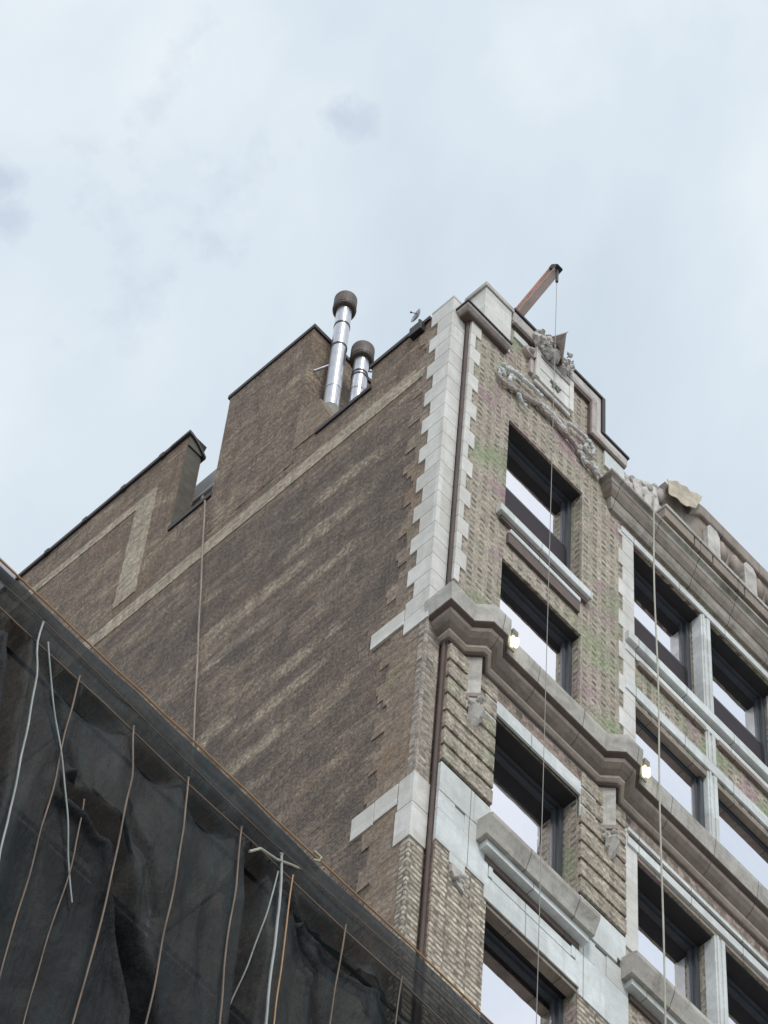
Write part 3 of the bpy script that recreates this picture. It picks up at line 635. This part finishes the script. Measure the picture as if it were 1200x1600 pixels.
# ---- upper cornice of the right bays
up = [(3.05, .0), (3.05, YF), (XE, YF)]
q = MB(); q.sweep(up, [(-.05, 50.98), (.2, 50.95), (.25, 50.90), (.25, 50.84), (.20, 50.80), (.19, 50.70), (-.05, 50.70)]); o = part('upper_cornice', q, M['corn2'], B)
q = MB(); q.sweep(up, [(-.05, 50.698), (.185, 50.698), (.16, 50.60), (.11, 50.50), (-.05, 50.50)]); part('cyma', q, M['cornbrown'], o)
q = MB(); q.sweep(up, [(-.05, 50.498), (.10, 50.498), (.08, 50.36), (.05, 50.28), (-.05, 50.28)]); part('lower_cyma', q, M['corn2'], o)
q = MB(); q.box(3.95, XE, YF - .05, .3, 50.99, 51.3); part('attic_wall', q, M['cornbrown'], B)
q = MB(); x = 3.86; k = 0
while x < XE:
    L_ = (.62, .38, .66, .74)[k % 4]; q.box(x, x + L_ - .025, YF - .27, YF + .02, 51.03, 51.29); x += L_; k += 1
o = part('top_cornice', q, M['cornbrown'], B, bev=.01)
q = MB(); q.box(3.85, XE, YF - .29, YF + .02, 51.292, 51.35); part('top_fillet', q, M['corn'], o, bev=.006)
q = MB(); q.box(3.95, 4.92, YF - .22, YF + .02, 51.50, 51.60); q.box(4.98, 6.1, YF - .22, YF + .02, 51.50, 51.60); q.box(6.15, XE, YF - .22, YF + .02, 51.50, 51.60); q.box(3.95, XE, YF - .12, .3, 51.352, 51.50); part('blocking_course', q, M['corn'], B, bev=.006)
q = MB(); q.box(4.2, XE, YF - .0, .25, 51.6, 52.95); part('attic_parapet', q, M['cornbrown'], B)
q = MB(); x = 4.98
while x < XE: q = MB(); q.prism([(x, 51.62), (x + .26, 51.62), (x + .26, 52.6), (x + .2, 52.72), (x + .05, 52.72), (x, 52.6)], YF - .1, YF - .001, 'y'); part('parapet_block', q, M['greystone'], B, bev=.01); x += .78
q = MB(); x = 5.32
while x < XE:
    q.tube([(x, YF - .03, 52.0), (x, YF - .05, 52.3), (x, YF - .03, 52.6)], [.05, .1, .06], 8); q.tube([(x + .28, YF - .03, 52.0), (x + .28, YF - .05, 52.3), (x + .28, YF - .03, 52.6)], [.05, .1, .06], 8); x += .78
part('baluster_relief', q, M['cornbrown'], B, smooth=True)
q = MB(); pf = [(4.66, 52.60), (4.62, 52.95), (4.72, 53.10), (4.83, 53.20), (5.0, 53.24), (XE, 53.26), (XE, 52.92), (4.9, 52.90)]
q.prism(pf, YF - .06, .32, 'y'); part('parapet_coping', q, M['cornbrown'], B, bev=.03)
# scroll where the parapet steps down, wrapped in sheeting
q = MB(); sc_ = [(3.3, 51.0), (3.35, 52.0), (3.5, 52.22), (3.68, 52.40), (3.9, 52.62), (4.1, 52.80), (4.25, 52.92), (4.25, 51.0)]
q.prism(sc_, -.02, .35, 'y')
for k in range(90):
    x = random.uniform(3.32, 4.22); zt = 52.0 + (x - 3.35) * .95; q.ball((x, -.05 - random.random() * .05, random.uniform(51.0, zt - .05)), random.uniform(.03, .10), 7, (1.2, .6, 1.1))
for k in range(4): q.tube([(3.38 + .2 * k, -.06, 51.1), (3.42 + .2 * k, -.1, 51.6 + .1 * k), (3.36 + .22 * k, -.06, 52.0 + .18 * k)], [.05, .07, .04], 7)
jitter(q, .03, 5); part('scroll_buttress', q, M['greystone'], B, smooth=False)

# ------------------------------------------------------------------ sheeting
q = MB(); n = 14; top = []
for i in range(n + 1):
    u = i / n; x = 4.10 + .72 * u; zt = 52.72 + .56 * math.sin(u * 1.62) ** .8
    for j in range(7):
        v_ = j / 6; zz = zt - v_ * (.80 - .5 * abs(u - .5) if u < .8 else max(.65 - (u - .8) * 3.0, .02)); q.v.append((x, -.24 - .04 * noise.noise(Vector((x * 4, zz * 4, 0))) - .04 * v_ + .008 * math.sin(x * 22 + zz * 9) + (.16 if j == 0 else 0) * math.sin(u * math.pi), zz))
for i in range(n):
    for j in range(6): q.f.append((i * 7 + j, (i + 1) * 7 + j, (i + 1) * 7 + j + 1, i * 7 + j + 1))
o = part('tarpaulin', q, M['tarp'], None, loc=(4.4, -.1, 52.9)); md = o.modifiers.new('solid', 'SOLIDIFY'); md.thickness = .01
tag(o, 'tan sheet draped over the parapet end above the top cornice', 'tarpaulin')

# ------------------------------------------------------------------ downpipe
q = MB(); q.tube([(.225, -.07, 51.8), (.225, -.07, 0)], .026, 10)
dp = part('downpipe', q, M['pipe'], None, loc=(.225, -.07, 0)); tag(dp, 'thin dark red downpipe running down the corner beside the white quoins', 'downpipe')
# ------------------------------------------------------------------ flues
def flue(x, y, zb, zt, r, label, slant=0):
    t_ = thing('metal_flue', (x, y, zb), label, 'flue', 'metal flues on the roof')
    q = MB(); q.tube([(x, y, zb - 1.0), (x, y, zt)], r, 24); part('pipe', q, M['galv'], t_, smooth=False)
    for p_ in bpy.data.objects[-1:] if False else []: pass
    q = MB(); q.tube([(x, y, zt - .40), (x, y, zt - .38), (x, y, zt), (x, y, zt + .03)], [r * 1.32, r * 1.5, r * 1.5, r * 1.25], 24); c_ = part('cap', q, M['capmetal'], t_)
    q = MB(); q.tube([(x, y, zt - .34), (x, y, zt - .31)], r * 1.54, 24); part('cap_rim', q, M['band'], c_)
    for zz in (zb + .55, (zb + zt) / 2 + .1, zt - 1.0):
        q = MB(); q.tube([(x, y, zz), (x, y, zz + .05)], r * 1.05, 24); part('clamp', q, M['band'] if zz != zb + .55 else M['galv'], t_)
    return t_
def P_side(x, px, py): pass
f1 = flue(.30, 2.64, 53.05, 56.75, .115, 'taller shiny metal flue with a wide round cap in front of the dark bulkhead wall')
q = MB(); q.tube([(.30, 2.64, 55.15), (.55, 2.88, 55.35)], .012, 6); part('stay', q, M['band'], f1)
q = MB(); q.tube([(.30, 2.62, 54.55), (.1, 2.88, 54.30)], .02, 6); part('stay', q, M['galv'], f1)
q = MB(); q.tube([(.30, 2.64, 52.4), (.30, 2.64, 53.0)], [.22, .12], 16); part('mortar_base', q, M['mortar'], f1)
f2 = flue(.60, 2.46, 53.2, 55.20, .115, 'shorter metal flue with a dark cap half hidden behind the side parapet')
q = MB(); q.tube([(.62, 2.3, 54.3), (.3, 1.55, 52.6)], .015, 6); part('stay', q, M['band'], f2)

# skylight behind the notch in the side wall
sk = thing('roof_skylight', (.9, 5.2, 52), 'small grey glazed skylight seen through the notch in the side parapet', 'skylight')
q = MB(); q.prism([(.6, 52.2), (1.6, 52.2), (1.6, 54.9), (.95, 55.45), (.68, 55.5), (.6, 55.35)], 5.32, 6.2, 'y'); part('housing', q, M['galv2'], sk)
q = MB(); q.box(.54, .60, 5.30, 6.2, 54.62, 54.70); q.box(.55, .60, 5.30, 5.35, 52.2, 54.62); q.box(.55, .60, 5.55, 5.59, 52.2, 54.62); part('glazing_bar', q, M['white'], sk)
q = MB(); q.box(.575, .598, 5.36, 6.1, 52.3, 54.6); part('glazing', q, M['glass'], sk)

# dish
ds = thing('satellite_dish', (.06, .66, 52.3), 'small grey satellite dish on the side parapet near the white corner quoins', 'satellite dish')
q = MB(); c_ = Vector((-.02, .66, 52.66)); ax = Vector((-.97, .24, .05)).normalized(); a_ = ax.cross(Vector((0, 0, 1))).normalized(); b2 = ax.cross(a_)
for i in range(5):
    r_ = .115 * i / 4
    for k in range(16): t_ = 2 * math.pi * k / 16; q.v.append(tuple(c_ + (a_ * math.cos(t_) + b2 * math.sin(t_) * 1.0) * r_ + ax * (.04 * (i / 4) ** 2)))
for i in range(4):
    for k in range(16): q.f.append((i * 16 + k, i * 16 + (k + 1) % 16, (i + 1) * 16 + (k + 1) % 16, (i + 1) * 16 + k))
o = part('reflector', q, M['dish'], ds, smooth=True); md = o.modifiers.new('solid', 'SOLIDIFY'); md.thickness = .012
q = MB(); q.tube([c_ + Vector((.03, 0, -.05)), (.08, .66, 52.34)], .02, 8); part('mast', q, M['band'], ds)
q = MB(); q.tube([c_ - b2 * .1, c_ + ax * .12], .006, 6); q.ball(c_ + ax * .12, .015, 8); part('feed_arm', q, M['band'], ds)
q = MB(); q.box(-.09, .02, .52, .74, 52.0, 52.26); o = part('junction_box', q, M['band'], None, loc=(-.03, .63, 52.0), bev=.01); tag(o, 'dark junction box fixed to the side wall just below the dish', 'junction box')

# outrigger beam with its hoist cable
bm = thing('outrigger_beam', (1.27, 1.6, 53.3), 'faded red steel outrigger beam leaning out over the front parapet', 'hoist beam')
p0, p1 = Vector((1.30, 1.6, 52.95)), Vector((1.27, -.68, 54.50)); d = (p1 - p0).normalized(); sx = Vector((1, 0, 0)); uz = d.cross(sx).normalized() * -1
def obox(p0, p1, u0, u1, w0, w1):
    return [tuple(p + sx * a + uz * b_) for p in (p0, p1) for a, b_ in ((u0, w0), (u1, w0), (u1, w1), (u0, w1))], [(0, 1, 2, 3), (7, 6, 5, 4), (0, 4, 5, 1), (1, 5, 6, 2), (2, 6, 7, 3), (3, 7, 4, 0)]
q = MB(); q.add(*obox(p0, p1, -.012, .012, -.08, .08)); q.add(*obox(p0, p1, -.06, .06, -.095, -.08)); part('web', q, M['boom'], bm)
q = MB(); q.add(*obox(p0, p1, -.06, .06, .08, .095)); part('flange', q, M['boomlight'], bm)
q = MB(); q.add(*obox(p1 - d * .05, p1 + d * .04, -.065, .065, -.11, .10)); part('end_shackle', q, M['band'], bm, bev=.02)
tip = Vector((1.27, -.70, 54.42))
q = MB(); q.tube([tip, tip - Vector((0, 0, .42))], .022, 8); part('hook_block', q, M['band'], bm)
q = MB(); q.tube([(1.27, -.70, 54.0), (1.272, -.70, 45), (1.27, -.70, 30)], .0048, 6)
o = part('hoist_cable', q, M['cable'], None, loc=(1.27, -.7, 30)); tag(o, 'thin steel cable hanging from the red outrigger beam past the left windows', 'cable')
q = MB(); pts = [(3.52 + .012 * noise.noise(Vector((0, 0, z_ * .3))), -.47 - .01 * math.sin(z_), z_) for z_ in [50.95 - .5 * k for k in range(36)]]; q.tube(pts, .0115, 7)
o = part('hanging_rope', q, M['rope'], None, loc=(3.52, -.47, 33)); tag(o, 'pale rope hanging from the upper cornice down past the right windows', 'rope')
q = MB(); pts = [(-.035 + .004 * math.sin(k), 4.67 + (3.95 - 4.67) * k / 20, 52.35 + (44.9 - 52.35) * k / 20) for k in range(24)]; q.tube(pts, .013, 6)
o = part('wall_wire', q, M['cornbrown'], None, loc=(0, 4.0, 44)); tag(o, 'thin wire running down the blank sooty side wall from the notch', 'wire')

# spotlights by the cornice breaks
for k, (x, lab) in enumerate(((.93, 'lit spotlight on the cornice break nearer the corner downpipe'), (3.24, 'lit spotlight on the cornice break beside the hanging pale rope'))):
    sp = thing('spotlight', (x, -.46, 43.3), lab, 'spotlight', 'spotlights on the middle cornice')
    q = MB(); q.box(x - .05, x + .04, -.53, -.40, 43.40, 43.50); q.box(x - .055, x + .045, -.47, -.45, 43.1, 43.4); part('housing', q, M['mortar'], sp, bev=.005)
    for dx in (-.05, .015):
        q = MB(); q.box(x + dx, x + dx + .04, -.53, -.48, 43.17 + dx, 43.36 + dx * .5); part('lamp', q, M['lamp'], sp, bev=.01)

# ------------------------------------------------------------------ the neighbour and its scaffold
nb = thing('neighbour_building', (-6, 5, 0), 'dark brick neighbour building standing behind the black scaffold netting', 'building')
q = MB(); q.box(-14, -.04, .05, 12, 0, 30.4); part('wall', q, M['neigh'], nb)
q = MB(); q.box(-14, -.04, -.15, .048, 29.9, 30.4); part('parapet', q, M['cornbrown'], nb)
scf = thing('scaffold', (-5, -1.3, 0), 'steel tube scaffold with plank decks hidden behind black netting', 'scaffold')
XS = [-9.6, -7.6, -5.6, -3.6, -1.6, -.15]
for x in XS:
    q = MB()
    for y in (-1.75, -.6): q.tube([(x, y, 0), (x, y, 31.9)], .025, 8)
    part('post', q, M['steel'], scf)
for z in [31.33 - 2 * k for k in range(15)]:
    q = MB()
    for y in (-1.80, -.65): q.tube([(-9.8, y, z), (.0, y, z)], .022, 6)
    for x in XS: q.tube([(x, -1.8, z - .03), (x, -.6, z - .03)], .02, 6)
    part('ledger', q, M['steel'], scf)
    if z < 31: q = MB(); q.box(-9.8, 0, -1.72, -.65, z + .03, z + .07); part('deck', q, M['ply'], scf)
q = MB(); q.box(-9.8, -6.66, -1.99, -1.90, 31.98, 32.16); o = part('toe_board', q, M['ledger'], scf, bev=.01)

NX0, NX1, NZT, NZL = -9.8, .02, 32.02, 31.33
ties = [-7.6, -6.33, -5.2, -4.55, -3.89, -3.3, -2.2, -1.2, -.3]
CREASES = [([(-5.62, 29.75), (-5.31, 29.6), (-5.09, 29.5), (-4.95, 28.9), (-4.73, 28.4), (-4.5, 27.7), (-4.4, 25), (-4.4, 22)], .10, .55),
           ([(-6.50, 31.25), (-6.44, 30.2), (-6.40, 29.3), (-6.5, 26), (-6.5, 22)], .07, .5),
           ([(-3.62, 31.2), (-3.60, 30.3), (-3.60, 28.9), (-3.7, 26), (-3.6, 22)], .09, .5),
           ([(-3.25, 31.15), (-2.7, 31.0), (-2.2, 30.95), (-1.6, 30.8), (-.6, 30.7)], .05, .30),
           ([(-3.15, 31.1), (-2.80, 30.4), (-2.6, 29.8), (-2.5, 28), (-2.4, 24)], .04, .18),
           ([(-5.0, 30.4), (-4.75, 29.8), (-4.6, 29.2)], .04, .12), ([(-5.95, 30.9), (-5.7, 30.2), (-5.5, 29.8)], .05, .15),
           ([(-7.3, 31.1), (-7.1, 29.5), (-7.2, 27)], .07, .4)]
def seg_d(x, z, pts):
    best = 9
    for (ax_, az), (bx_, bz) in zip(pts[:-1], pts[1:]):
        t_ = max(0, min(1, ((x - ax_) * (bx_ - ax_) + (z - az) * (bz - az)) / ((bx_ - ax_) ** 2 + (bz - az) ** 2)))
        best = min(best, math.hypot(x - ax_ - t_ * (bx_ - ax_), (z - az - t_ * (bz - az)) * .8))
    return best
def net_y(x, z):
    if z > NZL:
        u = (NZT - z) / (NZT - NZL)
        return -2.0 - .05 * math.sin(math.pi * u) - .03 * noise.noise(Vector((x * .9, 0, z * 3.5))) - .012 * noise.noise(Vector((x * 3, 1, z * 9)))
    dz = NZL - z; s = min(dz / .9, 1)
    # nearest tie pulls the sheet in; between ties it bellies
    i = max([k for k, t_ in enumerate(ties) if t_ <= x], default=0); a = ties[i]; b_ = ties[min(i + 1, len(ties) - 1)]
    u = (x - a) / (b_ - a) if b_ > a else 0
    belly = math.sin(math.pi * min(max(u, 0), 1))
    y = -2.0 + .10 * (1 - math.exp(-dz * 6)) * belly
    warp = x + .35 * noise.noise(Vector((x * .25, 3, z * .22))) + .10 * dz * noise.noise(Vector((x * .4, 9, 2)))
    f = noise.noise(Vector((warp * 1.5, 5, z * .10))); rdg = 1 - abs(f) * 2.2
    y -= s * (.15 * max(rdg, 0) ** 2 - .04) * (.6 + .5 * min(dz / 3, 1))
    f2 = noise.noise(Vector((warp * 4.2, 11, z * .16))); y -= s * .04 * (1 - abs(f2) * 2)
    for pts, w_, dp_ in CREASES:
        if z > pts[0][1] + 1: continue
        d_ = seg_d(x, z, pts)
        if d_ < w_ * 3: y += .62 * dp_ * math.exp(-(d_ / (w_ * 1.25)) ** 2) - .22 * dp_ * math.exp(-((d_ - w_ * 1.7) / (w_ * .6)) ** 2)
    y += .09 * math.exp(-((dz - .12) / .09) ** 2) * belly
    y += .05 * noise.noise(Vector((x * 1.2, 2, z * 1.0))) * s + .008 * noise.noise(Vector((x * 5, 2, z * 3))) * s
    return y
q = MB(); nx, nz = 330, 260
zz = [NZT - (NZT - 22.0) * (j / nz) for j in range(nz + 1)]
for j in range(nz + 1):
    for i in range(nx + 1):
        x = NX0 + (NX1 - NX0) * i / nx; z = zz[j]
        if j == 0: z += .03 * noise.noise(Vector((x * .8, 0, 0))) + .012 * noise.noise(Vector((x * 3, 0, 0)))
        q.v.append((x, net_y(x, zz[j]), z))
for j in range(nz):
    for i in range(nx): a = j * (nx + 1) + i; q.f.append((a, a + 1, a + nx + 2, a + nx + 1))
nt_ = thing('scaffold_netting', (-5, -2, 3), 'black debris netting hung over the scaffold with cords and an orange edge rope', 'netting')
part('net', q, M['net'], nt_, smooth=True)
q = MB(); q.add([(NX0, -1.95, 22.02), (NX1, -1.95, 22.02), (NX1, -1.95, 3), (NX0, -1.95, 3)], [(0, 1, 2, 3)]); part('lower_net', q, M['net'], nt_)
q = MB(); n = 120
q.tube([(NX0 + (NX1 - NX0) * k / n, -2.03, NZT + .01 + .03 * noise.noise(Vector(((NX0 + (NX1 - NX0) * k / n) * .8, 0, 0))) + .012 * noise.noise(Vector(((NX0 + (NX1 - NX0) * k / n) * 3, 0, 0)))) for k in range(n + 1)], .010, 6); part('edge_rope', q, M['orange'], nt_)
q = MB(); q.tube([(NX0 + (NX1 - NX0) * k / n, -2.04, NZL + .02 - .03 * abs(math.sin((NX0 + (NX1 - NX0) * k / n) * 1.7))) for k in range(n + 1)], .009, 6); part('ledger_cord', q, M['tanrope'], nt_)
q = MB(); q.tube([(NX0 + (NX1 - NX0) * k / n, -2.06, 31.62 - .05 * math.sin(k * .11)) for k in range(n + 1)], .005, 6); part('ledger_cord', q, M['tanrope'], nt_)
def cord(x0, zt, zb, dx, r, mat, wig=.02):
    q = MB(); pts = []
    for k in range(50):
        z = zt - (zt - zb) * k / 49; x = x0 + dx * k / 49 + wig * noise.noise(Vector((x0 * 7, z * 1.3, 0)))
        pts.append([x, net_y(x, z) - .012, z])
    ys = [p_[1] for p_ in pts]
    for k in range(50): pts[k][1] = min(ys[max(0, k - 7):k + 8])
    for _ in range(3):
        ys = [p_[1] for p_ in pts]
        for k in range(50): w3 = ys[max(0, k - 2):k + 3]; pts[k][1] = sum(w3) / len(w3)
    for p_ in pts: u_ = min((pts[0][2] - p_[2]) / .9, 1); p_[1] = (-2.07) * (1 - u_) + (p_[1] - .015) * u_
    q.tube(pts, r, 6); q.ball(pts[0], r * 1.7, 6); part('tie_cord', q, mat, nt_)
for x0, mat, r in ((-5.85, 'tanrope', .007), (-5.2, 'tanrope', .008), (-4.55, 'tanrope', .008), (-3.89, 'tanrope', .008), (-5.55, 'tanrope', .006), (-3.26, 'orange', .007), (-2.6, 'tanrope', .007), (-7.6, 'tanrope', .007), (-1.9, 'tanrope', .006)):
    cord(x0, NZL + (.02 if x0 not in (-5.55,) else -1.6), 22.3, 0, r, M[mat])
cord(-6.33, 31.62, 22.3, .25, .009, M['whiterope'], .06); cord(-6.23, 31.4, 28.4, .82, .007, M['whiterope'], .02); cord(-3.42, 31.5, 22.3, .02, .012, M['whiterope'], .03); cord(-3.44, 31.2, 29.0, -.12, .007, M['whiterope'])
q = MB(); q.tube([(-3.8, -2.1, 31.05), (-3.7, -2.12, 31.2), (-3.5, -2.1, 31.3), (-3.3, -2.06, 31.5), (-3.15, -2.04, 31.62)], .013, 6); part('tie_cord', q, M['rope'], nt_)
q = MB(); q.tube([(-3.05, -2.06, 32.02), (-2.98, -2.08, 31.98), (-3.0, -2.08, 31.90), (-3.05, -2.06, 31.88)], .014, 6); part('tie_cord', q, M['rope'], nt_)

for o in bpy.data.objects:
    if '_o' in o: del o['_o']
